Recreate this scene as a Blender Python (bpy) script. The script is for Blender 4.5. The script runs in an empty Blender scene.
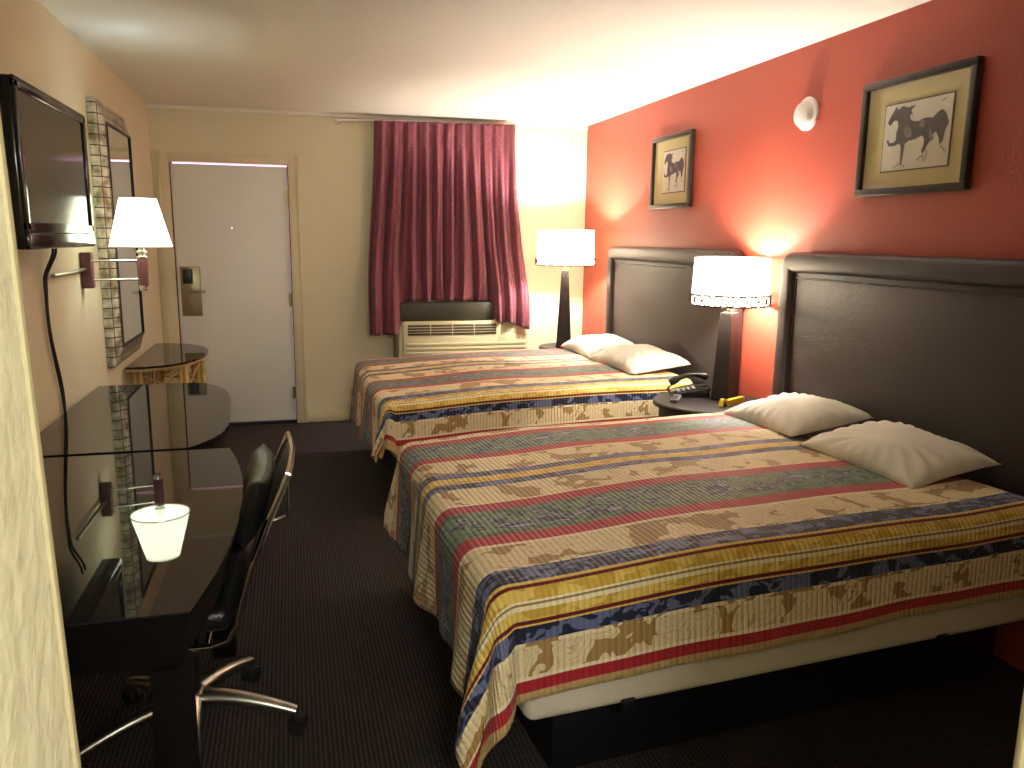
import bpy, bmesh, math, random
from mathutils import Vector, Matrix, noise
random.seed(7)
PI = math.pi
W, D, H = 3.425, 6.576, 2.44
sc = bpy.context.scene
COL = sc.collection

# ------------------------------------------------------------------ camera
cam_data = bpy.data.cameras.new('camera')
cam_data.sensor_width = 36.0
cam_data.lens = 27.952
cam_data.clip_start = 0.02
cam = bpy.data.objects.new('camera', cam_data)
COL.objects.link(cam)
R_ = Vector((0.9638174, -0.2663304, 0.01114182))
U_ = Vector((0.03749047, 0.17681899, 0.98352911))
F_ = Vector((0.26391379, 0.94752475, -0.18040607))
M = Matrix((R_, U_, -F_)).transposed().to_4x4()
M.translation = Vector((0.957377, 0.0, 1.5035))
cam.matrix_world = M
sc.camera = cam

# ------------------------------------------------------------------ world, exposure
wd = bpy.data.worlds.new('world')
wd.use_nodes = True
bg = wd.node_tree.nodes['Background']
bg.inputs[0].default_value = (1.0, 0.55, 0.90, 1)
bg.inputs[1].default_value = 1.3
sc.world = wd
vs = sc.view_settings
vs.view_transform = 'Standard'
vs.look = 'None'
vs.exposure = 1.0
vs.gamma = 1.0
vs.use_curve_mapping = False


def point_light(name, loc, power, color, radius=0.03):
    l = bpy.data.lights.new(name, 'POINT')
    l.energy = power
    l.color = color
    l.shadow_soft_size = radius
    o = bpy.data.objects.new(name, l)
    o.location = loc
    COL.objects.link(o)
    return o


def area_light(name, loc, rot, size, sy, power, color):
    l = bpy.data.lights.new(name, 'AREA')
    l.shape = 'RECTANGLE'
    l.size = size
    l.size_y = sy
    l.energy = power
    l.color = color
    o = bpy.data.objects.new(name, l)
    o.location = loc
    o.rotation_euler = rot
    COL.objects.link(o)
    return o


NEAR_LAMP = (3.215, 3.79)
FAR_LAMP = (3.03, 5.93)
WALL_LAMP = (0.262, 4.28)
WARM = (1.0, 0.96, 0.90)
point_light('near_bulb_light', (NEAR_LAMP[0], NEAR_LAMP[1], 1.30), 34, WARM, 0.035)
point_light('far_bulb_light', (FAR_LAMP[0], FAR_LAMP[1], 1.45), 44, WARM, 0.035)
point_light('wall_bulb_light', (WALL_LAMP[0], WALL_LAMP[1], 1.56), 105, (0.66, 0.90, 1.0), 0.03)
# the vanity light of the washroom nook behind the photographer
area_light('vanity_light', (1.2, -1.3, 2.15), (math.radians(72), 0, 0), 0.5, 0.2, 18, (1.0, 0.98, 0.94))

# ------------------------------------------------------------------ material helpers


def mat(name, col, rough=0.6, metal=0.0, spec=0.5, bump=None, var=None, coat=0.0, emit=None, estr=0.0, sheen=0.0):
    """bump=(scale, strength, kind)   var=(scale, amount)"""
    m = bpy.data.materials.new(name)
    m.use_nodes = True
    nt = m.node_tree
    b = nt.nodes['Principled BSDF']
    b.inputs['Base Color'].default_value = (*col, 1)
    b.inputs['Roughness'].default_value = rough
    b.inputs['Metallic'].default_value = metal
    b.inputs['Specular IOR Level'].default_value = spec
    b.inputs['Coat Weight'].default_value = coat
    b.inputs['Coat Roughness'].default_value = 0.05
    b.inputs['Sheen Weight'].default_value = sheen
    if emit:
        b.inputs['Emission Color'].default_value = (*emit, 1)
        b.inputs['Emission Strength'].default_value = estr
    tc = nt.nodes.new('ShaderNodeTexCoord')
    if var:
        n = nt.nodes.new('ShaderNodeTexNoise')
        n.inputs['Scale'].default_value = var[0]
        n.inputs['Detail'].default_value = 4
        nt.links.new(tc.outputs['Object'], n.inputs['Vector'])
        mr = nt.nodes.new('ShaderNodeMapRange')
        mr.inputs[3].default_value = 1 - var[1]
        mr.inputs[4].default_value = 1 + var[1]
        nt.links.new(n.outputs['Fac'], mr.inputs[0])
        mx = nt.nodes.new('ShaderNodeVectorMath')
        mx.operation = 'SCALE'
        mx.inputs[0].default_value = col
        nt.links.new(mr.outputs[0], mx.inputs['Scale'])
        nt.links.new(mx.outputs[0], b.inputs['Base Color'])
    if bump:
        n = nt.nodes.new('ShaderNodeTexNoise')
        n.inputs['Scale'].default_value = bump[0]
        n.inputs['Detail'].default_value = 6
        nt.links.new(tc.outputs['Object'], n.inputs['Vector'])
        bp = nt.nodes.new('ShaderNodeBump')
        bp.inputs['Strength'].default_value = bump[1]
        bp.inputs['Distance'].default_value = 0.01
        nt.links.new(n.outputs['Fac'], bp.inputs['Height'])
        nt.links.new(bp.outputs[0], b.inputs['Normal'])
    return m


def lin(r, g, b):
    f = lambda c: (c / 255) / 12.92 if c / 255 <= 0.04045 else ((c / 255 + 0.055) / 1.055) ** 2.4
    return (f(r), f(g), f(b))


M_cream = mat('cream_wall_paint', lin(224, 216, 186), 0.75, bump=(90, 0.25, 0), var=(1.5, 0.03))
M_plaster = mat('knockdown_plaster', lin(232, 228, 202), 0.7, bump=(45, 0.35, 0), var=(30, 0.05))
M_red = mat('red_wall_paint', lin(170, 73, 55), 0.5, bump=(90, 0.2, 0), var=(1.2, 0.04))
M_ceil = mat('ceiling_paint', lin(239, 234, 222), 0.85, bump=(160, 0.35, 0))
M_bead = mat('corner_bead_paint', lin(176, 166, 132), 0.7)
M_trim = mat('cream_trim_paint', lin(218, 208, 174), 0.45, var=(9, 0.05))
M_door = mat('door_paint', lin(230, 232, 226), 0.4, bump=(60, 0.08, 0), var=(3, 0.03))
M_seal = mat('weather_seal', lin(120, 40, 50), 0.6)
M_leather = mat('brown_leatherette', lin(50, 38, 36), 0.38, spec=0.5, bump=(220, 0.25, 0), var=(5, 0.08))
M_leather2 = mat('brown_leatherette_panel', lin(56, 44, 40), 0.42, spec=0.5, bump=(160, 0.35, 0), var=(4, 0.08))
M_desk = mat('black_desk_laminate', (0.006, 0.005, 0.005), 0.8, spec=0.1)
M_dwood = mat('espresso_wood', lin(32, 25, 26), 0.5, var=(12, 0.15))
M_rwood = mat('reddish_wood', lin(105, 60, 62), 0.35, var=(25, 0.12))
M_black = mat('satin_black', (0.008, 0.008, 0.009), 0.4)
M_blackgloss = mat('black_glass', (0.010, 0.011, 0.012), 0.02, spec=0.55)
M_screen = mat('tv_screen', (0.012, 0.012, 0.011), 0.12, spec=0.5)
M_bezel = mat('gloss_black_plastic', (0.01, 0.01, 0.01), 0.15)
M_chrome = mat('chrome', (0.75, 0.74, 0.70), 0.12, metal=1)
M_brushed = mat('brushed_steel', (0.50, 0.48, 0.42), 0.3, metal=1, var=(20, 0.1))
M_brass = mat('brass_plate', lin(150, 138, 105), 0.35, metal=0.8, var=(20, 0.15))
M_white = mat('white_plastic', lin(232, 226, 220), 0.4)
M_acw = mat('ac_beige_plastic', lin(205, 196, 160), 0.45)
M_sleeve = mat('ac_sleeve_metal', lin(120, 112, 86), 0.5)
M_acd = mat('ac_grille_dark', lin(70, 62, 50), 0.6)
M_dgreen = mat('dark_olive_vinyl', lin(48, 44, 28), 0.5)
M_sheet = mat('white_sheet', lin(228, 222, 208), 0.85, bump=(14, 0.25, 0))
M_mattress = mat('mattress_ticking', lin(218, 210, 188), 0.8, bump=(30, 0.25, 0), var=(6, 0.04))
M_pillow = mat('pillowcase', lin(240, 235, 222), 0.85, bump=(9, 0.3, 0))
M_rattan = mat('rattan', lin(205, 172, 104), 0.45, var=(30, 0.2))
M_mirror = mat('mirror_glass', (0.85, 0.86, 0.84), 0.015, metal=1)
M_cleather = mat('black_leather', (0.012, 0.012, 0.012), 0.3, bump=(120, 0.2, 0))
M_rubber = mat('black_rubber', (0.01, 0.01, 0.01), 0.55)
M_matboard = mat('cream_mat_board', lin(190, 176, 122), 0.8)
M_paper = mat('print_paper', lin(205, 198, 180), 0.8, var=(14, 0.10))
M_ink = mat('charcoal_ink', lin(88, 78, 76), 0.8, var=(60, 0.45))
M_ink2 = mat('grey_wash', lin(128, 118, 112), 0.8, var=(50, 0.3))
M_frame = mat('dark_wood_frame', lin(48, 38, 30), 0.35, var=(20, 0.1))
M_yellow = mat('yellow_card', lin(205, 180, 50), 0.5)
M_wire = mat('bronze_wire', lin(58, 40, 18), 0.5)
M_glass_night = mat('dark_window_pane', (0.02, 0.02, 0.02), 0.05)
M_grey = mat('grey_plastic', lin(130, 128, 124), 0.4)
M_display = mat('phone_keys', lin(190, 190, 185), 0.5)
M_peep = mat('peephole_daylight', (0.8, 0.8, 0.9), 0.2, emit=(0.85, 0.9, 1.0), estr=3.0)


def glass_mat():
    m = bpy.data.materials.new('picture_glass')
    m.use_nodes = True
    nt = m.node_tree
    nt.nodes.remove(nt.nodes['Principled BSDF'])
    out = nt.nodes['Material Output']
    tr = nt.nodes.new('ShaderNodeBsdfTransparent')
    gl = nt.nodes.new('ShaderNodeBsdfGlossy')
    gl.inputs['Roughness'].default_value = 0.02
    mx = nt.nodes.new('ShaderNodeMixShader')
    mx.inputs[0].default_value = 0.045
    nt.links.new(tr.outputs[0], mx.inputs[1])
    nt.links.new(gl.outputs[0], mx.inputs[2])
    nt.links.new(mx.outputs[0], out.inputs[0])
    return m


M_pglass = glass_mat()


def shade_mat(name, col, emit, estr, through=0.32):
    m = bpy.data.materials.new(name)
    m.use_nodes = True
    nt = m.node_tree
    nt.nodes.remove(nt.nodes['Principled BSDF'])
    out = nt.nodes['Material Output']
    df = nt.nodes.new('ShaderNodeBsdfDiffuse')
    tl = nt.nodes.new('ShaderNodeBsdfTranslucent')
    em = nt.nodes.new('ShaderNodeEmission')
    df.inputs[0].default_value = (*col, 1)
    tl.inputs[0].default_value = (*col, 1)
    em.inputs[0].default_value = (*emit, 1)
    em.inputs[1].default_value = estr
    mx = nt.nodes.new('ShaderNodeMixShader')
    mx.inputs[0].default_value = through
    nt.links.new(df.outputs[0], mx.inputs[1])
    nt.links.new(tl.outputs[0], mx.inputs[2])
    ad = nt.nodes.new('ShaderNodeAddShader')
    nt.links.new(mx.outputs[0], ad.inputs[0])
    nt.links.new(em.outputs[0], ad.inputs[1])
    nt.links.new(ad.outputs[0], out.inputs[0])
    return m


M_shade = shade_mat('lit_drum_shade', (0.85, 0.78, 0.62), (1.0, 0.94, 0.84), 2.4)
M_shade_cool = shade_mat('lit_cone_shade', (0.85, 0.85, 0.75), (0.90, 1.0, 0.86), 1.2, 0.6)
M_bulb = mat('lit_bulb', (0.9, 0.9, 0.8), 0.3, emit=(1.0, 0.85, 0.6), estr=12)


def carpet_mat():
    m = mat('brown_ribbed_carpet', lin(62, 46, 44), 0.95, spec=0.1)
    nt = m.node_tree
    b = nt.nodes['Principled BSDF']
    tc = nt.nodes.new('ShaderNodeTexCoord')
    wv = nt.nodes.new('ShaderNodeTexWave')
    wv.wave_type = 'BANDS'
    wv.bands_direction = 'X'
    wv.inputs['Scale'].default_value = 22
    wv.inputs['Distortion'].default_value = 0.8
    wv.inputs['Detail Scale'].default_value = 8
    wy = nt.nodes.new('ShaderNodeTexWave')
    wy.bands_direction = 'Y'
    wy.inputs['Scale'].default_value = 30
    wy.inputs['Distortion'].default_value = 2.0
    n = nt.nodes.new('ShaderNodeTexNoise')
    n.inputs['Scale'].default_value = 140
    n2 = nt.nodes.new('ShaderNodeTexNoise')
    n2.inputs['Scale'].default_value = 3
    for x in (wv, wy, n, n2):
        nt.links.new(tc.outputs['Object'], x.inputs['Vector'])
    mu = nt.nodes.new('ShaderNodeMath')
    mu.operation = 'MULTIPLY'
    nt.links.new(wv.outputs['Fac'], mu.inputs[0])
    nt.links.new(wy.outputs['Fac'], mu.inputs[1])
    ad = nt.nodes.new('ShaderNodeMath')
    ad.operation = 'MULTIPLY_ADD'
    nt.links.new(n.outputs['Fac'], ad.inputs[0])
    ad.inputs[1].default_value = 0.5
    nt.links.new(mu.outputs[0], ad.inputs[2])
    cr = nt.nodes.new('ShaderNodeValToRGB')
    cr.color_ramp.elements[0].color = (*lin(40, 35, 35), 1)
    cr.color_ramp.elements[1].color = (*lin(90, 80, 76), 1)
    cr.color_ramp.elements[1].position = 1.0
    cr.color_ramp.elements[0].position = 0.15
    nt.links.new(ad.outputs[0], cr.inputs[0])
    nt.links.new(cr.outputs[0], b.inputs['Base Color'])
    bp = nt.nodes.new('ShaderNodeBump')
    bp.inputs['Distance'].default_value = 0.006
    bp.inputs['Strength'].default_value = 0.8
    nt.links.new(ad.outputs[0], bp.inputs['Height'])
    nt.links.new(bp.outputs[0], b.inputs['Normal'])
    return m


M_carpet = carpet_mat()


def curtain_mat():
    m = mat('burgundy_curtain', lin(140, 36, 60), 0.6, spec=0.35, sheen=0.25)
    nt = m.node_tree
    b = nt.nodes['Principled BSDF']
    tc = nt.nodes.new('ShaderNodeTexCoord')
    v = nt.nodes.new('ShaderNodeTexVoronoi')
    v.inputs['Scale'].default_value = 45
    nt.links.new(tc.outputs['Object'], v.inputs['Vector'])
    cr = nt.nodes.new('ShaderNodeValToRGB')
    cr.color_ramp.elements[0].color = (*lin(134, 70, 86), 1)
    cr.color_ramp.elements[1].color = (*lin(108, 48, 62), 1)
    cr.color_ramp.elements[0].position = 0.2
    cr.color_ramp.elements[1].position = 0.35
    nt.links.new(v.outputs['Distance'], cr.inputs[0])
    nt.links.new(cr.outputs[0], b.inputs['Base Color'])
    return m


M_curtain = curtain_mat()


def mosaic_mat():
    m = mat('silver_mosaic', lin(150, 145, 120), 0.35)
    nt = m.node_tree
    b = nt.nodes['Principled BSDF']
    tc = nt.nodes.new('ShaderNodeTexCoord')
    sp = nt.nodes.new('ShaderNodeSeparateXYZ')
    nt.links.new(tc.outputs['Object'], sp.inputs[0])
    masks = []
    for ax, per in (('X', 0.04), ('Y', 0.047), ('Z', 0.052)):
        a = nt.nodes.new('ShaderNodeMath')
        a.operation = 'DIVIDE'
        nt.links.new(sp.outputs[ax], a.inputs[0])
        a.inputs[1].default_value = per
        f = nt.nodes.new('ShaderNodeMath')
        f.operation = 'FRACT'
        nt.links.new(a.outputs[0], f.inputs[0])
        g = nt.nodes.new('ShaderNodeMath')
        g.operation = 'GREATER_THAN'
        nt.links.new(f.outputs[0], g.inputs[0])
        g.inputs[1].default_value = 0.12
        if ax != 'X':
            masks.append(g)
    mu = nt.nodes.new('ShaderNodeMath')
    mu.operation = 'MULTIPLY'
    nt.links.new(masks[0].outputs[0], mu.inputs[0])
    nt.links.new(masks[1].outputs[0], mu.inputs[1])
    n = nt.nodes.new('ShaderNodeTexNoise')
    n.inputs['Scale'].default_value = 18
    nt.links.new(tc.outputs['Object'], n.inputs['Vector'])
    cr = nt.nodes.new('ShaderNodeValToRGB')
    cr.color_ramp.elements[0].color = (*lin(120, 108, 80), 1)
    cr.color_ramp.elements[1].color = (*lin(205, 205, 185), 1)
    cr.color_ramp.elements[0].position = 0.35
    cr.color_ramp.elements[1].position = 0.65
    nt.links.new(n.outputs['Fac'], cr.inputs[0])
    mx = nt.nodes.new('ShaderNodeMix')
    mx.data_type = 'RGBA'
    nt.links.new(mu.outputs[0], mx.inputs[0])
    mx.inputs[6].default_value = (*lin(50, 45, 35), 1)
    nt.links.new(cr.outputs[0], mx.inputs[7])
    nt.links.new(mx.outputs[2], b.inputs['Base Color'])
    return m


M_mosaic = mosaic_mat()

# colours of the bedspread by distance s (m) from the centre of the narrow gold stripe
TAN, TAND = lin(232, 214, 170), lin(172, 138, 84)
NAVY, NAVYL = lin(32, 38, 62), lin(104, 112, 152)
GRN, GRNL = lin(104, 128, 98), lin(66, 84, 72)
REDC = lin(176, 40, 52)
DRED = lin(110, 22, 34)
GOLD, GOLDD = lin(232, 202, 104), lin(208, 172, 72)
CRM = lin(240, 228, 190)
STRIPES = [  # end, base, motif, kind (0 none, 1 large damask, 2 leaves)
    (0.028, GOLD, GOLDD, 2), (0.035, DRED, DRED, 0), (0.080, NAVYL, NAVY, 2), (0.235, TAN, TAND, 1), (0.245, CRM, CRM, 0),
    (0.305, REDC, REDC, 0), (0.510, GRN, GRNL, 2), (0.572, REDC, REDC, 0), (0.585, CRM, CRM, 0), (0.718, TAN, TAND, 1),
    (0.728, CRM, TAND, 2), (0.806, NAVY, NAVYL, 2), (0.813, GOLD, GOLD, 0), (0.826, DRED, DRED, 0), (0.854, GOLD, GOLDD, 2),
    (0.862, CRM, CRM, 0), (0.867, lin(150, 130, 80), GOLDD, 0), (0.875, CRM, CRM, 0), (0.901, GOLD, GOLDD, 2), (0.911, DRED, DRED, 0),
    (0.917, GOLD, GOLD, 0), (0.958, NAVY, NAVYL, 2), (0.966, CRM, TAND, 2), (1.046, TAN, TAND, 1), (1.054, CRM, CRM, 0),
    (1.086, REDC, REDC, 0), (2.0, lin(196, 168, 112), lin(190, 160, 104), 2)]


def quilt_mat():
    m = mat('striped_bedspread', TAN, 0.55, spec=0.3, sheen=0.15)
    nt = m.node_tree
    N, L = nt.nodes, nt.links
    b = N['Principled BSDF']
    uv = N.new('ShaderNodeUVMap')
    uv.uv_map = 'UVMap'
    sp = N.new('ShaderNodeSeparateXYZ')
    L.new(uv.outputs[0], sp.inputs[0])

    def math_(op, a, bb=None, c=None):
        n = N.new('ShaderNodeMath')
        n.operation = op
        for i, x in enumerate((a, bb, c)):
            if x is None:
                continue
            if isinstance(x, (int, float)):
                n.inputs[i].default_value = x
            else:
                L.new(x, n.inputs[i])
        return n.outputs[0]
    nw = N.new('ShaderNodeTexNoise')
    nw.inputs['Scale'].default_value = 3
    L.new(uv.outputs[0], nw.inputs['Vector'])
    s = math_('ABSOLUTE', sp.outputs['Y'])
    s = math_('DIVIDE', s, 1.30)

    def ramp(idx):
        cr = N.new('ShaderNodeValToRGB')
        r = cr.color_ramp
        r.interpolation = 'CONSTANT'
        prev = 0.0
        for i, st in enumerate(STRIPES):
            c = st[idx] if idx < 3 else ((st[3] == 1) * 1.0, (st[3] > 0) * 1.0, 0)
            if i == 0:
                e = r.elements[0]
                e.position = 0
            elif i == 1:
                e = r.elements[1]
                e.position = prev / 1.30
            else:
                e = r.elements.new(prev / 1.30)
            e.color = (*c, 1)
            prev = st[0]
        L.new(s, cr.inputs[0])
        return cr.outputs[0]
    A, B, K = ramp(1), ramp(2), ramp(3)
    ks = N.new('ShaderNodeSeparateColor')
    L.new(K, ks.inputs[0])
    # large damask: swirling blobs
    n1 = N.new('ShaderNodeTexNoise')
    n1.inputs['Scale'].default_value = 7.5
    n1.inputs['Detail'].default_value = 1.5
    n1.inputs['Distortion'].default_value = 2.2
    L.new(uv.outputs[0], n1.inputs['Vector'])
    ds = N.new('ShaderNodeVectorMath')
    ds.operation = 'MULTIPLY_ADD'
    L.new(n1.outputs['Color'], ds.inputs[0])
    ds.inputs[1].default_value = (0.10, 0.10, 0)
    L.new(uv.outputs[0], ds.inputs[2])
    v = N.new('ShaderNodeTexVoronoi')
    v.inputs['Scale'].default_value = 10.5
    v.inputs['Randomness'].default_value = 0.85
    L.new(ds.outputs[0], v.inputs['Vector'])
    blob = math_('GREATER_THAN', math_('ADD', v.outputs['Distance'], math_('MULTIPLY', n1.outputs['Fac'], 0.25)), 0.775)
    # scroll lines inside the light lobes
    sw = math_('SINE', math_('MULTIPLY', math_('ADD', v.outputs['Distance'], math_('MULTIPLY', n1.outputs['Fac'], 0.45)), 42))
    line = math_('MULTIPLY', math_('GREATER_THAN', sw, 0.90), 0.5)
    m1 = math_('MAXIMUM', blob, line)
    # small leaves
    mp = N.new('ShaderNodeMapping')
    mp.inputs['Scale'].default_value = (13, 24, 1)
    mp.inputs['Rotation'].default_value = (0, 0, 0.5)
    L.new(uv.outputs[0], mp.inputs[0])
    n2 = N.new('ShaderNodeTexNoise')
    n2.inputs['Scale'].default_value = 1.0
    n2.inputs['Detail'].default_value = 2.5
    n2.inputs['Distortion'].default_value = 1.2
    L.new(mp.outputs[0], n2.inputs['Vector'])
    m2 = math_('GREATER_THAN', n2.outputs['Fac'], 0.52)
    mask = math_('ADD', math_('MULTIPLY', m1, ks.outputs[0]), math_('MULTIPLY', m2, math_('SUBTRACT', ks.outputs[1], ks.outputs[0])))
    mx = N.new('ShaderNodeMix')
    mx.data_type = 'RGBA'
    L.new(mask, mx.inputs[0])
    L.new(A, mx.inputs[6])
    L.new(B, mx.inputs[7])
    # lavender leaves down the middle of the green stripe
    d = math_('ABSOLUTE', math_('SUBTRACT', math_('MULTIPLY', s, 1.30), 0.408))
    n3 = N.new('ShaderNodeTexNoise')
    n3.inputs['Scale'].default_value = 1.0
    n3.inputs['Detail'].default_value = 1.0
    n3.inputs['Distortion'].default_value = 1.5
    L.new(mp.outputs[0], n3.inputs['Vector'])
    inb = math_('LESS_THAN', d, math_('MULTIPLY_ADD', n1.outputs['Fac'], 0.10, 0.01))
    lv = math_('MULTIPLY', inb, math_('GREATER_THAN', n3.outputs['Fac'], 0.5))
    mx2 = N.new('ShaderNodeMix')
    mx2.data_type = 'RGBA'
    L.new(lv, mx2.inputs[0])
    L.new(mx.outputs[2], mx2.inputs[6])
    mx2.inputs[7].default_value = (*lin(46, 48, 84), 1)
    lv2 = math_('MULTIPLY', inb, math_('GREATER_THAN', n3.outputs['Fac'], 0.60))
    mx3 = N.new('ShaderNodeMix')
    mx3.data_type = 'RGBA'
    L.new(lv2, mx3.inputs[0])
    L.new(mx2.outputs[2], mx3.inputs[6])
    mx3.inputs[7].default_value = (*lin(150, 145, 172), 1)
    L.new(mx3.outputs[2], b.inputs['Base Color'])
    # channel quilting: fine ribs running across the bed
    ph = math_('MULTIPLY', sp.outputs['X'], 2 * PI / 0.018)
    rib = math_('ABSOLUTE', math_('SINE', math_('MULTIPLY', ph, 0.5)))
    bp = N.new('ShaderNodeBump')
    bp.inputs['Strength'].default_value = 0.7
    bp.inputs['Distance'].default_value = 0.004
    L.new(rib, bp.inputs['Height'])
    L.new(bp.outputs[0], b.inputs['Normal'])
    return m


M_quilt = quilt_mat()

# ------------------------------------------------------------------ mesh helpers


def finish(name, bm, m, parent=None, smooth=False, angle=None):
    me = bpy.data.meshes.new(name)
    bmesh.ops.recalc_face_normals(bm, faces=bm.faces[:])
    bm.to_mesh(me)
    bm.free()
    for mm in (m if isinstance(m, (list, tuple)) else [m]):
        me.materials.append(mm)
    if smooth:
        for p in me.polygons:
            p.use_smooth = True
        if angle:
            me.set_sharp_from_angle(angle=math.radians(angle))
    o = bpy.data.objects.new(name, me)
    COL.objects.link(o)
    if parent:
        o.parent = parent
    return o


def add_box(bm, x0, x1, y0, y1, z0, z1, bev=0.0, seg=2, mi=0):
    r = bmesh.ops.create_cube(bm, size=1.0)
    vs_ = r['verts']
    for v in vs_:
        v.co = Vector((x0 + (v.co.x + .5) * (x1 - x0), y0 + (v.co.y + .5) * (y1 - y0), z0 + (v.co.z + .5) * (z1 - z0)))
    fs = set(f for v in vs_ for f in v.link_faces)
    for f in fs:
        f.material_index = mi
    if bev > 0:
        es = set(e for v in vs_ for e in v.link_edges)
        bmesh.ops.bevel(bm, geom=list(es), offset=bev, segments=seg, profile=0.5, affect='EDGES')


def box(name, x0, x1, y0, y1, z0, z1, m, parent=None, bev=0.0, seg=2):
    bm = bmesh.new()
    add_box(bm, x0, x1, y0, y1, z0, z1, bev, seg)
    return finish(name, bm, m, parent, smooth=bev > 0, angle=40)


def add_tube(bm, pts, r, n=10, closed=False, caps=True, rx=None):
    pts = [Vector(p) for p in pts]
    k = len(pts)
    rr = r if isinstance(r, (list, tuple)) else [r] * k
    rings = []
    up = None
    for i, p in enumerate(pts):
        a = pts[(i - 1) % k] if (i > 0 or closed) else p
        c = pts[(i + 1) % k] if (i < k - 1 or closed) else p
        t = (c - a).normalized()
        if up is None:
            up = Vector((0, 0, 1)) if abs(t.z) < 0.9 else Vector((1, 0, 0))
        s = t.cross(up)
        if s.length < 1e-6:
            s = t.orthogonal()
        s.normalize()
        u = s.cross(t).normalized()
        up = u
        rings.append([bm.verts.new(p + (s * math.cos(2 * PI * j / n) * (rx or 1) + u * math.sin(2 * PI * j / n)) * rr[i]) for j in range(n)])
    for i in range(k if closed else k - 1):
        A, B = rings[i], rings[(i + 1) % k]
        for j in range(n):
            bm.faces.new((A[j], A[(j + 1) % n], B[(j + 1) % n], B[j]))
    if caps and not closed:
        bm.faces.new(rings[0][::-1])
        bm.faces.new(rings[-1])


def tube(name, pts, r, m, parent=None, n=10, closed=False, rx=None):
    bm = bmesh.new()
    add_tube(bm, pts, r, n, closed, True, rx)
    return finish(name, bm, m, parent, smooth=True, angle=50)


def add_lathe(bm, prof, n=32, cx=0, cy=0, cz=0, axis='Z', cap=True):
    rings = []
    for (r, z) in prof:
        ring = []
        for j in range(n):
            a = 2 * PI * j / n
            p = (r * math.cos(a), r * math.sin(a), z)
            if axis == 'X':
                p = (p[2], p[0], p[1])
            elif axis == 'Y':
                p = (p[0], p[2], p[1])
            ring.append(bm.verts.new((cx + p[0], cy + p[1], cz + p[2])))
        rings.append(ring)
    for a, b in zip(rings[:-1], rings[1:]):
        for j in range(n):
            bm.faces.new((a[j], a[(j + 1) % n], b[(j + 1) % n], b[j]))
    if cap:
        bm.faces.new(rings[0][::-1])
        bm.faces.new(rings[-1])


def lathe(name, prof, m, parent=None, n=32, c=(0, 0, 0), axis='Z', cap=True, angle=35):
    bm = bmesh.new()
    add_lathe(bm, prof, n, *c, axis, cap)
    return finish(name, bm, m, parent, smooth=True, angle=angle)


def add_prism(bm, outline, z0, z1, bev=0.0, fn=None):
    """extrude an xy outline in z; fn maps (x, y, z) elsewhere"""
    fn = fn or (lambda x, y, z: (x, y, z))
    lo = [bm.verts.new(fn(x, y, z0)) for x, y in outline]
    hi = [bm.verts.new(fn(x, y, z1)) for x, y in outline]
    n = len(outline)
    fs = [bm.faces.new(lo[::-1]), bm.faces.new(hi)]
    for j in range(n):
        fs.append(bm.faces.new((lo[j], lo[(j + 1) % n], hi[(j + 1) % n], hi[j])))
    if bev > 0:
        es = [e for f in fs[:2] for e in f.edges]
        bmesh.ops.bevel(bm, geom=es, offset=bev, segments=2, profile=0.5, affect='EDGES')


def prism(name, outline, z0, z1, m, parent=None, bev=0.0, fn=None):
    bm = bmesh.new()
    add_prism(bm, outline, z0, z1, bev, fn)
    return finish(name, bm, m, parent, smooth=False)


def thing(name, loc, label, cat, group=None, rz=0.0):
    o = bpy.data.objects.new(name, None)
    o.empty_display_size = 0.1
    COL.objects.link(o)
    o.location = loc
    o.rotation_euler = (0, 0, rz)
    return tag(o, label, cat, group)


def tag(o, label, cat, group=None):
    o['label'] = label
    o['category'] = cat
    if group:
        o['group'] = group
    return o


def struct(o):
    o['kind'] = 'structure'
    return o


def copy_tree(o, parent=None):
    c = o.copy()
    COL.objects.link(c)
    c.parent = parent
    for ch in list(o.children):
        copy_tree(ch, c)
    return c


def lab(o, s):
    o['label'] = s
    return o


# ------------------------------------------------------------------ room shell
YB = -1.7
T = 0.12
struct(box('floor', -T, W + T, YB - T, D + T, -0.1, 0, M_carpet))
struct(box('ceiling', -T, W + T, YB - T, D + T, H, H + 0.1, M_ceil))
struct(box('wall_left', -T, 0, 0.5, D, 0, H, M_cream))
struct(box('wall_right', W, W + T, 0.5, D, 0, H, M_red))
DX0, DX1, DZ = 0.118, 0.972, 2.04
bm = bmesh.new()
add_box(bm, -T, DX0, D, D + T, 0, H)
add_box(bm, DX1, W + T, D, D + T, 0, H)
add_box(bm, DX0, DX1, D, D + T, DZ, H)
struct(finish('wall_far', bm, M_cream))
# the washroom nook the photo is taken from: two plastered returns and a back wall
nk = struct(box('wall_nook_left', -T, 0.812, YB, 0.5, 0, H, M_plaster))
for v in nk.data.vertices:      # the old plaster return leans slightly out of plumb
    if v.co.x > 0.5:
        v.co.x += 0.030 if v.co.z < 1 else -0.022
struct(box('wall_nook_right', 1.580, W + T, YB, 0.5, 0, H, M_plaster))
struct(box('wall_back', -T, W + T, YB - T, YB, 0, H, M_cream))
# corner beads on the two returns
bm = bmesh.new()
add_box(bm, 0.803, 0.8145, 0.497, 0.5045, 0, H, 0.002)
for v in bm.verts:
    v.co.x += 0.030 if v.co.z < 1 else -0.022
struct(finish('trim_1', bm, M_bead, smooth=True, angle=40))
bm = bmesh.new()
add_box(bm, 1.5755, 1.587, 0.497, 0.5045, 0, H, 0.002)
struct(finish('trim_2', bm, M_bead, smooth=True, angle=40))
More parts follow.
